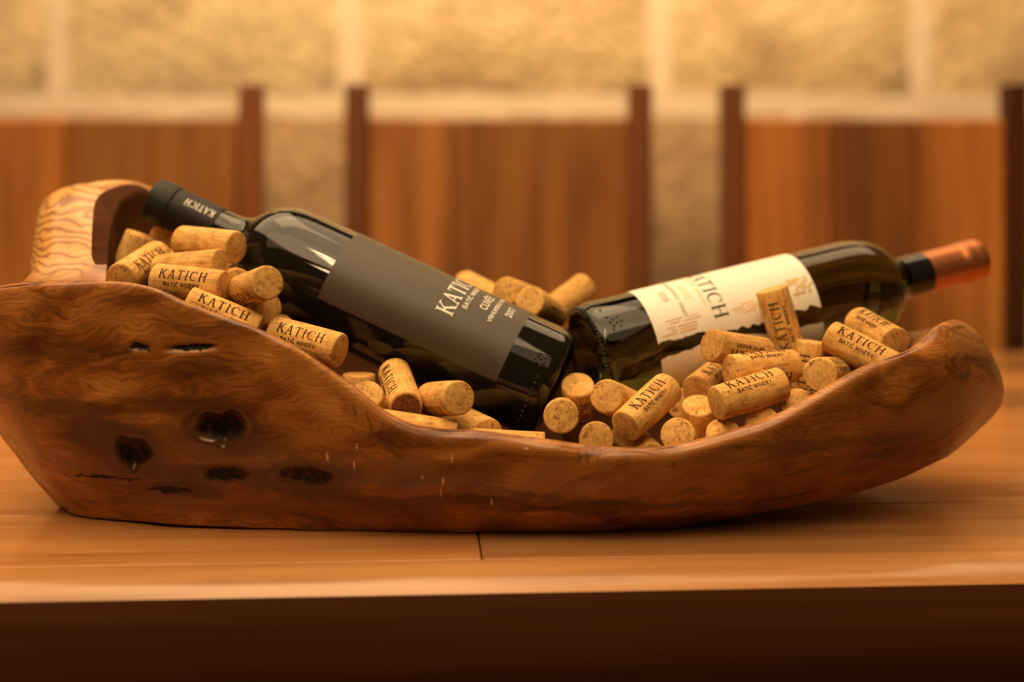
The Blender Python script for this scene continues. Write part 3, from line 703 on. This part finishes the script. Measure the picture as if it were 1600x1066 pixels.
def wrap_print(name, quads, place, mat, step):
    """lay flat quads onto a curved surface: place(u, v) -> point"""
    V = []; Fc = []
    for q in quads:
        a, b, c, d = [Vector(p) for p in q]
        nu = max(1, int(math.ceil(max((b - a).length, (c - d).length) / step)))
        nv = max(1, int(math.ceil(max((d - a).length, (c - b).length) / step)))
        o = len(V)
        for j in range(nv + 1):
            t = j / nv
            p0 = a.lerp(d, t); p1 = b.lerp(c, t)
            for i in range(nu + 1):
                p = p0.lerp(p1, i / nu); V.append(place(p.x, p.y))
        for j in range(nv):
            for i in range(nu):
                k = o + j * (nu + 1) + i
                Fc.append((k, k + 1, k + nu + 2, k + nu + 1))
    return mesh(name, V, Fc, mat, True)

# ------------------------------------------------------------------ wine bottles
def frame(u, n):
    """rotation with local z along u and local x along n (made perpendicular)"""
    z = Vector(u).normalized(); x = Vector(n) - Vector(n).dot(z) * z; x.normalize(); y_ = z.cross(x)
    return Matrix((x, y_, z)).transposed()

def bottle_root(name, base, tip, label, cat='bottle'):
    base = Vector(base); tip = Vector(tip); u = (tip - base).normalized()
    root = empty(name, base)
    n = Vector((0, 0, CAM_H)) - (base + tip) / 2
    root.rotation_euler = frame(u, n).to_euler()
    tag(root, label, cat)
    return root

def shell(rad, th0, th1, z0, z1, nt=72, nz=8, lo=None, hi=None):
    """paper label on a cylinder; lo / hi give the angular bounds for each height"""
    V = []; Fc = []
    for j in range(nz + 1):
        z = z0 + (z1 - z0) * j / nz
        a0 = th0 if lo is None else lo(z); a1 = th1 if hi is None else hi(z)
        for i in range(nt + 1):
            a = a0 + (a1 - a0) * i / nt
            V.append((rad * math.cos(a), rad * math.sin(a), z))
    for j in range(nz):
        for i in range(nt):
            k = j * (nt + 1) + i
            Fc.append((k, k + 1, k + nt + 2, k + nt + 1))
    return V, Fc

def bumps(name, spots, r, mat, squash=1.0):
    """tiny moulded glass beads"""
    V = []; Fc = []
    for (p, nrm) in spots:
        p = Vector(p); nrm = Vector(nrm).normalized()
        q = nrm.to_track_quat('Z', 'Y').to_matrix()
        o = len(V)
        for j, (cr, h) in enumerate(((1, 0), (.75, .6), (.3, .95))):
            for i in range(6):
                a = i * math.pi / 3
                V.append(p + q @ Vector((r * cr * math.cos(a), r * squash * cr * math.sin(a), r * h)))
        for j in range(2):
            for i in range(6):
                i2 = (i + 1) % 6
                Fc.append((o + j * 6 + i, o + j * 6 + i2, o + j * 6 + 6 + i2, o + j * 6 + 6 + i))
        Fc.append(tuple(o + 12 + i for i in range(6)))
    return mesh(name, V, Fc, mat, True)

def cyl(rad):
    return lambda u, v: (rad * math.cos(u / rad), rad * math.sin(u / rad), v)
D2R = math.pi / 180

M['black_glass'] = plain('black_wine_glass', (.010, .008, .005), .035)
def green_glass():
    n = N('green_wine_glass')
    n.set(Base_Color=(.060, .062, .020), Roughness=.03, IOR=1.45, Transmission_Weight=1.0)
    return n.m
M['green_glass'] = green_glass()
def paper(name, col, rough, sc=900):
    n = N(name); a = n.noise(n.coord(), sc, 2)
    n.set(Base_Color=n.mix(n.math('MULTIPLY', a, .10), col, tuple(c * .8 for c in col)), Roughness=rough)
    n.bump(a, .05, .0002)
    return n.m
M['dark_label'] = paper('matte_charcoal_label', (.062, .049, .033), .5)
M['white_label'] = paper('cream_label_paper', (.86, .80, .68), .55)
M['white_print'] = plain('white_print', (.85, .80, .70), .5)
M['dark_print'] = plain('dark_print', (.035, .030, .020), .6)
M['grey_print'] = plain('grey_print', (.20, .155, .09), .6)
M['gold_print'] = plain('gold_print', (.85, .56, .17), .35, .35)
M['orange_print'] = plain('ochre_print', (.72, .42, .12), .5)
M['black_capsule'] = plain('black_capsule_foil', (.016, .014, .012), .5, 0, .22)
M['band'] = plain('glossy_black_neck_band', (.010, .009, .007), .16)
M['copper'] = plain('satin_copper_foil', (.50, .175, .065), .40, .8)

# --- black bottle, neck to the left
B1_BASE, B1_TIP = (0.0297, 0.9550, 0.0826), (-0.2520, 1.0000, 0.2086)
b1 = bottle_root('black_wine_bottle', B1_BASE, B1_TIP, 'black wine bottle with a charcoal label and black capsule, lying neck to the left')
R1 = .0385
prof = [(.0005, .016), (.014, .012), (.024, .004), (.029, .0006), (.0325, 0), (.0358, .0012), (.0378, .0042), (R1, .0085), (R1, .05), (R1, .12), (R1, .196), (.0382, .205), (.0372, .2125), (.0350, .2195),
        (.0315, .2260), (.0270, .2310), (.0222, .2350), (.0185, .2385), (.0163, .2425), (.0150, .2480), (.0145, .2560), (.0143, .2700), (.0143, .3080), (.0120, .3100)]
v, f = lathe(prof, 96); me = mesh('glass_body', v, f, M['black_glass']); fix_normals(me); smooth_by_angle(me, 50)
obj('glass_body', me, b1)
L1 = (B1_TIP[0] - B1_BASE[0], B1_TIP[1] - B1_BASE[1], B1_TIP[2] - B1_BASE[2]); L1 = math.sqrt(sum(c * c for c in L1))
v, f = lathe([(.0144, .2600), (.0152, .2604), (.0153, .2900), (.0153, .2945), (.0160, .2952), (.0162, .2965), (.0162, L1 - .0040), (.0158, L1 - .0018), (.0148, L1 - .0004), (.0125, L1)], 64)
me = mesh('capsule', v, f, M['black_capsule']); fix_normals(me); smooth_by_angle(me, 40)
cap = obj('capsule', me, b1); tag(cap, 'matte black capsule over the neck')
# capsule lettering runs along the neck, read towards the mouth
def along(rad, zc, th):
    return lambda u, v_: (rad * math.cos(th - v_ / rad), rad * math.sin(th - v_ / rad), zc + u)
obj('lettering', wrap_print('lettering', text_quads('KATICH', .0056, True, .2, width=.0235), along(.01545, .2745, 42 * D2R), M['white_print'], .0015), cap)
v, f = shell(R1 + .00025, -20 * D2R, 152 * D2R, .0350, .1660, 96, 4)
lab = obj('label', mesh('label', v, f, M['dark_label'], True), b1); tag(lab, 'charcoal grey matte label')
PC = 57 * D2R
def on_label(rad, zc, thc):
    return lambda u, v_: (rad * math.cos(thc + u / rad), rad * math.sin(thc + u / rad), zc + v_)
rl = R1 + .00038
for (s, hgt, zc, wid, serif) in (('KATICH', .0120, .0795, .051, True), ('BATIĆ WINERY', .0030, .0735, .031, False), ('CUVÉE', .0050, .0615, .0185, False), ('VRHUNSKO VINO', .0028, .0550, .034, False), ('2017', .0042, .0450, .012, False)):
    obj('lettering', wrap_print('lettering', text_quads(s, hgt, serif, .14, .15, width=wid), on_label(rl, zc, PC), M['white_print'], .0022), lab)
sp = []
for i in range(9):
    a = (2 - i * 6.5) * D2R; sp.append(((R1 * math.cos(a), R1 * math.sin(a), .0115), (math.cos(a), math.sin(a), 0)))
for (da, dz) in ((16, .012), (19, .0145), (22, .0125), (20, .017), (14, .016), (24, .0165), (17, .0185), (12, .0135)):
    a = da * D2R; sp.append(((R1 * math.cos(a), R1 * math.sin(a), dz), (math.cos(a), math.sin(a), 0)))
o = obj('moulded_marks', bumps('moulded_marks', sp, .0010, M['black_glass']), b1)

# --- green bottle, neck to the right
B2_BASE, B2_TIP = (0.0496, 0.9850, 0.0981), (0.3531, 1.0750, 0.1620)
b2 = bottle_root('green_wine_bottle', B2_BASE, B2_TIP, 'dark green wine bottle with a cream label and copper capsule, lying neck to the right')
R2 = .0376
prof = [(.0005, .020), (.012, .016), (.021, .007), (.026, .0012), (.0295, 0), (.0335, .0016), (.0360, .0050), (R2, .0100), (R2, .05), (R2, .12), (R2, .205), (.0373, .214), (.0362, .2215), (.0340, .2290),
        (.0305, .2360), (.0260, .2415), (.0212, .2455), (.0178, .2490), (.0160, .2530), (.0150, .2600), (.0143, .2700), (.0143, .3180), (.0120, .3195)]
v, f = lathe(prof, 96); me = mesh('glass_body', v, f, M['green_glass']); fix_normals(me); smooth_by_angle(me, 50)
obj('glass_body', me, b2)
L2 = math.sqrt(sum((B2_TIP[k] - B2_BASE[k]) ** 2 for k in range(3)))
v, f = lathe([(.0153, .2500), (.0158, .2503), (.0156, .2700), (.0154, .2745), (.0148, .2746)], 64, False)
me = mesh('neck_band', v, f, M['band']); fix_normals(me); smooth_by_angle(me, 40)
tag(obj('neck_band', me, b2), 'glossy black band at the base of the neck')
v, f = lathe([(.0146, .2744), (.0153, .2745), (.0152, .2990), (.0154, .3040), (.0160, .3052), (.0161, L2 - .012), (.0156, L2 - .010), (.0161, L2 - .008), (.0160, L2 - .0030), (.0152, L2 - .0006), (.0125, L2)], 64)
me = mesh('capsule', v, f, M['copper']); fix_normals(me); smooth_by_angle(me, 40)
tag(obj('capsule', me, b2), 'satin copper foil capsule')
rj = random.Random(12)
jag = [rj.uniform(-1, 1) for _ in range(60)]; jag2 = [rj.uniform(-1, 1) for _ in range(60)]
def wob(tab, s):
    i = int(math.floor(s)) % 60; t = s - math.floor(s); return tab[i] * (1 - t) + tab[(i + 1) % 60] * t
Z0, Z1 = .0420, .1665
def mid(z): return (9 + 5 * (z - Z0) / (Z1 - Z0)) * D2R
def hi_up(z):
    k = (z - Z0) / (Z1 - Z0)
    return mid(z) - (5.2 + 2.4 * math.sin(k * 9) + 2.2 * wob(jag, k * 30) + 1.0 * wob(jag2, k * 55)) * D2R
def lo_dn(z):
    k = (z - Z0) / (Z1 - Z0)
    return mid(z) + (8.0 + 3.4 * math.sin(k * 7 + 2) + 1.6 * wob(jag2, k * 22 + 7)) * D2R
v, f = shell(R2 + .00025, -150 * D2R, 0, Z0, Z1, 60, 90, hi=hi_up)
lab = obj('label', mesh('label', v, f, M['white_label'], True), b2); tag(lab, 'cream paper label cut to a jagged treeline')
v, f = shell(R2 + .00025, 0, 98 * D2R, Z0, Z1, 30, 90, lo=lo_dn)
low = obj('lower_label', mesh('lower_label', v, f, M['white_label'], True), b2); tag(low, 'lower strip of the cream label')
rl = R2 + .00038; PC = -47 * D2R
for (s, hgt, zc, wid, serif, mt) in (('KATICH', .0105, .0870, .056, True, 'dark_print'), ('BATIĆ WINERY', .0024, .0825, .034, False, 'gold_print'), 
                                     ('CUVÉE', .0046, .0725, .016, False, 'gold_print'), ('VRHUNSKO VINO', .0026, .0660, .040, False, 'grey_print'), ('2018', .0042, .0570, .012, False, 'grey_print')):
    obj('lettering', wrap_print('lettering', text_quads(s, hgt, serif, .14, .12, width=wid), on_label(rl, zc, PC), M[mt], .0022), lab)
obj('lettering', wrap_print('lettering', text_quads('KATICH', .0022, False, .2, .14), on_label(rl, .076, 52 * D2R), M['grey_print'], .002), low)
# ochre field lines brushed along the label
hq = []; gq = []
rh = random.Random(3)
def hatch(th0, th1, z0, z1, n, out, w=.0007):
    for i in range(n):
        th = (th0 + (th1 - th0) * (i + rh.uniform(-.12, .12)) / n) * D2R
        a = z0 + rh.uniform(0, .3) * (z1 - z0); b = min(z1 - rh.uniform(0, .3) * (z1 - z0), .1662)
        m_ = a + (b - a) * rh.uniform(.25, .75)
        for (p, q) in ((a, m_ - .001), (m_ + .0010, b)):
            ww = w * rh.uniform(.7, 1.2)
            out.append([(th * rl - ww / 2, p), (th * rl + ww / 2, p), (th * rl + ww / 2 - .0004, q), (th * rl - ww / 2 - .0004, q)])
hatch(-16, 2, .046, .080, 5, hq, .0008); hatch(-15, -3, .100, .130, 4, hq, .0007)
hatch(-27, -7, .146, .1690, 5, gq, .0019)
flat = lambda u, v_: (rl * math.cos(u / rl), rl * math.sin(u / rl), v_)
tag(obj('field_lines', wrap_print('field_lines', hq, flat, M['orange_print'], .004), lab), kind='stuff')
tag(obj('gold_foil', wrap_print('gold_foil', gq, flat, M['gold_print'], .004), lab), kind='stuff')
sp = []
for i in range(76):
    a = 2 * math.pi * i / 76; sp.append(((.0352 * math.cos(a), .0352 * math.sin(a), .0034), (math.cos(a) * .8, math.sin(a) * .8, -.6)))
obj('knurled_ring', bumps('knurled_ring', sp, .0011, M['green_glass'], 1.5), b2)
sp = []
for (da, dz) in ((-38, .014), (-34, .017), (-31, .0145), (-29, .019), (-26, .016), (-35, .0205), (-30, .0225), (-24, .0205), (-22, .015), (10, .012), (20, .013), (-60, .0135), (-50, .0125), (-8, .018)):
    a = da * D2R; sp.append(((R2 * math.cos(a), R2 * math.sin(a), dz), (math.cos(a), math.sin(a), 0)))
obj('moulded_marks', bumps('moulded_marks', sp, .0010, M['green_glass']), b2)

# ------------------------------------------------------------------ corks
CORK_L, CORK_R = .0485, .0109
def cork_mat():
    n = N('natural_cork')
    r = n.rand()
    off = n.vmath('MULTIPLY', n.vmath('ADD', (0., 0., 0.), r), (3.1, 5.7, 7.3))
    v = n.vmath('ADD', n.coord(), off)
    big = n.noise(v, 90, 4, .6)
    streak = n.noise(n.mapping(v, (420, 420, 95)), 1., 4, .62)
    c = n.ramp(n.math('MULTIPLY_ADD', streak, .5, n.math('MULTIPLY', big, .5)), [(.32, (.33, .145, .032)), (.46, (.62, .335, .088)), (.58, (.77, .455, .135)), (.72, (.85, .55, .19))])
    tone = n.ramp(r, [(0, (.84, .79, .72)), (.4, (.97, .95, .92)), (1, (1.06, 1.04, 1.0))])
    c = n.mix(1., c, tone, 'MULTIPLY')
    # lenticels: short dark flecks across the grain
    fl = n.noise(n.mapping(v, (260, 260, 700)), 1., 3, .7, .6)
    c = n.mix(n.smooth(fl, .59, .68, 0, .8), c, (.15, .05, .012))
    ln = n.noise(n.mapping(v, (900, 900, 60)), 1., 2, .5)
    c = n.mix(n.smooth(ln, .60, .70, 0, .55), c, (.22, .08, .02))
    n.set(Base_Color=c, Roughness=.72); n.b.inputs['Specular IOR Level'].default_value = .3
    n.bump(n.math('ADD', n.math('MULTIPLY', fl, -.6), streak), .35, .0006)
    return n.m
M['cork'] = cork_mat()
M['cork_print'] = plain('burnt_cork_print', (.055, .022, .010), .8, 0, .2)

def stain_mat():
    n = N('wine_stained_cork')
    a = n.noise(n.coord(), 700, 3, .6)
    n.set(Base_Color=n.ramp(a, [(.38, (.10, .030, .012)), (.55, (.24, .085, .028)), (.7, (.40, .18, .06))]), Roughness=.8)
    n.bump(a, .4, .0005)
    return n.m
M['stain'] = stain_mat()

def cork_mesh(seed):
    r = random.Random(seed); n = 28
    l = CORK_L / 2; R = CORK_R; b = .0007
    tp = r.uniform(-.015, .015); mid_ = r.uniform(-.012, .02)
    prof = [(R - b * 1.9, -l), (R - b * .6, -l + b * .35), (R, -l + b * 1.6)]
    for k in range(1, 6):
        t = k / 6; prof.append((R * (1 + mid_ * math.sin(math.pi * t)), -l + b * 1.6 + (2 * l - 3.2 * b) * t))
    prof += [(R, l - b * 1.6), (R - b * .6, l - b * .35), (R - b * 1.9, l)]
    v, f = lathe(prof, n)
    v = [(x * (1 + tp * z / l), y_ * (1 + tp * z / l), z) for x, y_, z in v]
    me = mesh('wine_cork', v, f, M['cork']); fix_normals(me); smooth_by_angle(me, 50)
    return me
CORK_ME = [cork_mesh(k) for k in range(5)]
PR = CORK_R * 1.022 + .00005
print_quads = [[(x, y_ - .0012) for x, y_ in q] for q in text_quads('KATICH', .0068, True, .30, width=.0345)]
print_quads += [[(x, y_ - .0058) for x, y_ in q] for q in text_quads('BATIĆ WINERY', .0023, False, .16, .17, width=.0255)]
PRINT_ME = wrap_print('printed_lettering', print_quads, lambda u, v_: (PR * math.cos(-v_ / PR), PR * math.sin(-v_ / PR), u), M['cork_print'], .0016)

CORKS = [
    ((-0.2686, 0.9946, 0.1614), (0.391, 0.000, 0.920), 1, None, 'plain cork leaning upright in the shaded hollow beside the striped end of the bowl'),
    ((-0.2436, 1.0294, 0.1817), (-0.130, -0.989, -0.074), 1, None, 'plain cork half hidden just left of the horizontal cork under the black capsule'),
    ((-0.2037, 0.9549, 0.1789), (0.869, -0.492, -0.063), 1, -62, 'horizontal cork directly under the neck of the black bottle'),
    ((-0.2487, 0.9514, 0.1639), (0.272, 0.923, 0.272), 1, 0, 'slanting printed cork at the far left, resting behind the tall front rim'),
    ((-0.2375, 0.9929, 0.1624), (0.654, -0.721, 0.230), 1, 20, 'cork whose tilted square end pokes up behind the left pile'),
    ((-0.2120, 0.9362, 0.1641), (0.923, -0.372, 0.095), 1, 150, 'unprinted cork lying right behind the horizontal printed cork of the left pile'),
    ((-0.2074, 0.9156, 0.1555), (0.963, -0.260, -0.076), 1, 16, 'horizontal KATICH cork lying on the tall left rim'),
    ((-0.1899, 0.9546, 0.1536), (0.399, -0.917, -0.018), 1, 40, 'half-buried cork between the left pile and the neck of the black bottle'),
    ((-0.1638, 0.9047, 0.1540), (0.488, -0.853, 0.188), 1, -30, 'stubby cork with its end turned up right, at the right edge of the left pile'),
    ((-0.1752, 0.9483, 0.1348), (0.645, -0.751, 0.140), 1, None, 'cork showing a round end against the black bottle, below the stubby cork'),
    ((-0.1822, 0.8959, 0.1358), (0.925, 0.000, -0.379), 1, 25, 'printed cork lying along the sloping left rim, half sunk behind it'),
    ((-0.1660, 0.9652, 0.1195), (0.529, -0.843, 0.097), 1, None, 'mostly hidden cork between the sloping rim and the black bottle shoulder'),
    ((-0.1287, 0.8917, 0.1208), (0.910, -0.367, -0.190), 1, 14, 'KATICH cork lying on the sloping rim below the black bottle label'),
    ((-0.1009, 0.9346, 0.0705), (0.016, 0.000, 1.000), 1, None, 'cork standing on end with an oval top, below the KATICH cork on the slope'),
    ((-0.0903, 0.9023, 0.0731), (-0.016, -0.768, 0.640), 1, None, 'cork with only its pale end showing over the rim, in front of the oval-topped cork'),
    ((-0.0722, 0.9153, 0.0873), (0.225, -0.915, -0.334), 1, -36, 'printed cork with a dark wine-stained end facing the front rim'),
    ((-0.0427, 0.8985, 0.0841), (0.408, -0.899, 0.158), 1, -55, 'cork with a round speckled end, lying right of the wine-stained cork'),
    ((-0.0586, 0.8818, 0.0658), (0.986, 0.000, -0.164), 1, None, 'cork hidden behind the rim except for a thin sliver, below the speckled cork end'),
    ((-0.0262, 0.9255, 0.0613), (0.450, -0.892, -0.051), 1, None, 'shaded cork low under the black bottle, mostly hidden by the rim'),
    ((-0.0038, 0.8887, 0.0551), (0.999, 0.000, -0.054), 1, None, 'cork showing a long thin edge over the rim under the base of the black bottle'),
    ((-0.0221, 1.0474, 0.1381), (-0.591, 0.772, 0.233), 1, None, 'leftmost blurred cork behind the black bottle label'),
    ((0.0065, 1.0214, 0.1374), (-0.463, -0.850, 0.251), 1, None, 'second blurred cork behind the black bottle, between two others'),
    ((0.0212, 1.0040, 0.1311), (-0.384, -0.876, 0.291), 1, 0, 'printed cork end standing up behind the corner of the black bottle'),
    ((0.0395, 1.0625, 0.1310), (0.675, 0.589, 0.444), 1, None, 'blurred plain cork pointing up right, just behind the green bottle base'),
    ((0.0430, 0.9431, 0.0702), (0.000, -0.645, 0.764), 1, -42, 'shaded upright cork between the bases of the two bottles'),
    ((0.0313, 0.9005, 0.0733), (-0.041, -0.989, 0.141), 1, None, 'cork with a big round end facing the viewer, at the black bottle base'),
    ((0.0681, 0.9124, 0.0802), (-0.376, -0.885, 0.276), 1, None, 'slanting cork with a pale round end, in front of the green bottle base'),
    ((0.0850, 0.8951, 0.0793), (-0.614, -0.685, -0.393), -1, 22, 'large printed KATICH cork at the front, pointing up right, low in the bowl'),
    ((0.0528, 0.9003, 0.0569), (-0.033, -0.970, 0.239), 1, None, 'cork with a round end peeking over the lowest part of the rim'),
    ((0.1073, 0.8988, 0.0562), (-0.213, -0.901, 0.378), 1, None, 'cork sunk behind the rim, right of the large front cork'),
    ((0.1221, 0.9313, 0.0559), (-0.058, -0.504, 0.862), 1, -150, 'cork standing nearly upright with a pale top, left of the KATICH cork on the right'),
    ((0.1345, 0.9523, 0.0891), (-0.543, -0.808, -0.229), -1, 22, 'half-hidden printed cork tucked between the cream label and the pale-topped standing cork'),
    ((0.1485, 0.8911, 0.0883), (-0.901, -0.390, -0.188), -1, 42, 'KATICH cork in the lower right pile, below another horizontal cork'),
    ((0.1616, 0.9183, 0.1004), (-0.911, -0.411, -0.025), -1, 68, 'horizontal cork lying on top of the lower right KATICH cork'),
    ((0.1485, 0.9337, 0.1106), (-0.811, -0.555, 0.186), 1, 8, 'upside-down printed cork resting against the cream label'),
    ((0.1830, 0.9662, 0.1250), (-0.276, 0.000, 0.961), 1, 0, 'upright KATICH cork leaning against the cream label'),
    ((0.1979, 0.9482, 0.0904), (0.109, 0.000, 0.994), 1, 10, 'narrow shaded cork right of the upright leaning cork'),
    ((0.2271, 0.9236, 0.1102), (-0.722, 0.583, 0.374), -1, 28, 'printed cork slanting down to the right, high in the right pile'),
    ((0.2483, 0.9722, 0.1063), (-0.295, 0.890, 0.347), 1, None, 'small cork top showing behind the high slanting cork on the right'),
    ((0.2428, 0.9479, 0.1203), (0.275, -0.943, -0.189), 1, 40, 'rightmost cork, rough end facing down, beside the curled right end of the bowl'),
    ((0.2012, 0.9070, 0.0983), (-0.403, -0.908, 0.115), -1, 40, 'short-looking cork tucked against the right rim under the high slanting cork'),
    ((0.1319, 0.8984, 0.0509), (-0.041, -0.780, 0.624), 1, None, 'round cork end just above the rim, below the lower right KATICH cork'),
    ((0.1586, 0.9053, 0.0574), (-0.099, -0.800, 0.591), 1, None, 'round cork end above the rim, under the right end of the lower right KATICH cork'),
    ((0.1844, 0.9168, 0.0692), (-0.180, -0.852, 0.491), 1, None, 'cork end above the rim, right of the lower right KATICH cork'),
    ((0.0802, 0.9042, 0.0521), (0.252, -0.958, -0.134), 1, None, 'shaded cork deep between the large front cork and the rim'),
    ((0.0661, 0.9099, 0.0313), (-0.996, 0.000, 0.091), 1, None, 'shaded cork on the bowl floor behind the lowest part of the rim'),
    ((0.0848, 0.9382, 0.0297), (0.984, 0.000, 0.179), 1, None, 'shaded cork on the bowl floor under the pale-topped standing cork'),
    ((-0.1005, 0.9563, 0.0737), (0.986, 0.000, -0.164), 1, None, 'shaded cork on the bowl floor under the wine-stained cork'),
    ((-0.1282, 0.9123, 0.0895), (-0.341, -0.837, 0.427), 1, None, 'shaded cork in the gap between the sloping rim and the oval-topped cork'),
    ((0.1594, 0.9447, 0.0392), (0.914, 0.000, 0.406), 1, None, 'shaded cork on the bowl floor behind the right rim'),
    ((0.2128, 0.9295, 0.0531), (0.781, 0.000, 0.625), 1, None, 'shaded cork deep under the high slanting cork of the right pile'),
    ((-0.0365, 0.9051, 0.0404), (0.997, 0.000, -0.071), 1, None, 'shaded cork on the bowl floor under the black bottle base'),
    ((-0.1977, 0.9250, 0.1206), (0.942, 0.000, -0.336), 1, None, 'shaded cork under the cork lying along the sloping left rim'),
    ((0.1204, 0.9690, 0.0690), (-0.290, -0.945, 0.154), 1, None, 'shaded cork in the gap under the cream label, behind the large front cork'),
]
for i, (c, ax, rd, roll, label) in enumerate(CORKS):
    c = Vector(c); t = Vector(ax).normalized() * rd
    cv = Vector((0, 0, CAM_H)) - c
    n0 = (cv - cv.dot(t) * t).normalized(); u0 = n0.cross(t)
    rho = (roll if roll is not None else 180) * D2R
    n = n0 * math.cos(rho) + u0 * math.sin(rho)
    o = obj('wine_cork', CORK_ME[i % 5], None, c)
    o.rotation_euler = frame(t, n).to_euler()
    tag(o, label, 'cork', 'wine corks in the bowl')
    obj('printed_lettering', PRINT_ME, o)
    if 'wine-stained end' in label:
        dv = [(.0093 * math.cos(k * math.pi / 12), .0093 * math.sin(k * math.pi / 12), CORK_L / 2 + .00012) for k in range(24)]
        tag(obj('stained_end', mesh('stained_end', dv, [tuple(range(24))], M['stain']), o), 'dark wine-stained end face')
    if label.startswith('horizontal cork lying on'):
        p2 = obj('printed_lettering', PRINT_ME, o); p2.rotation_euler = (0, 0, 118 * D2R)
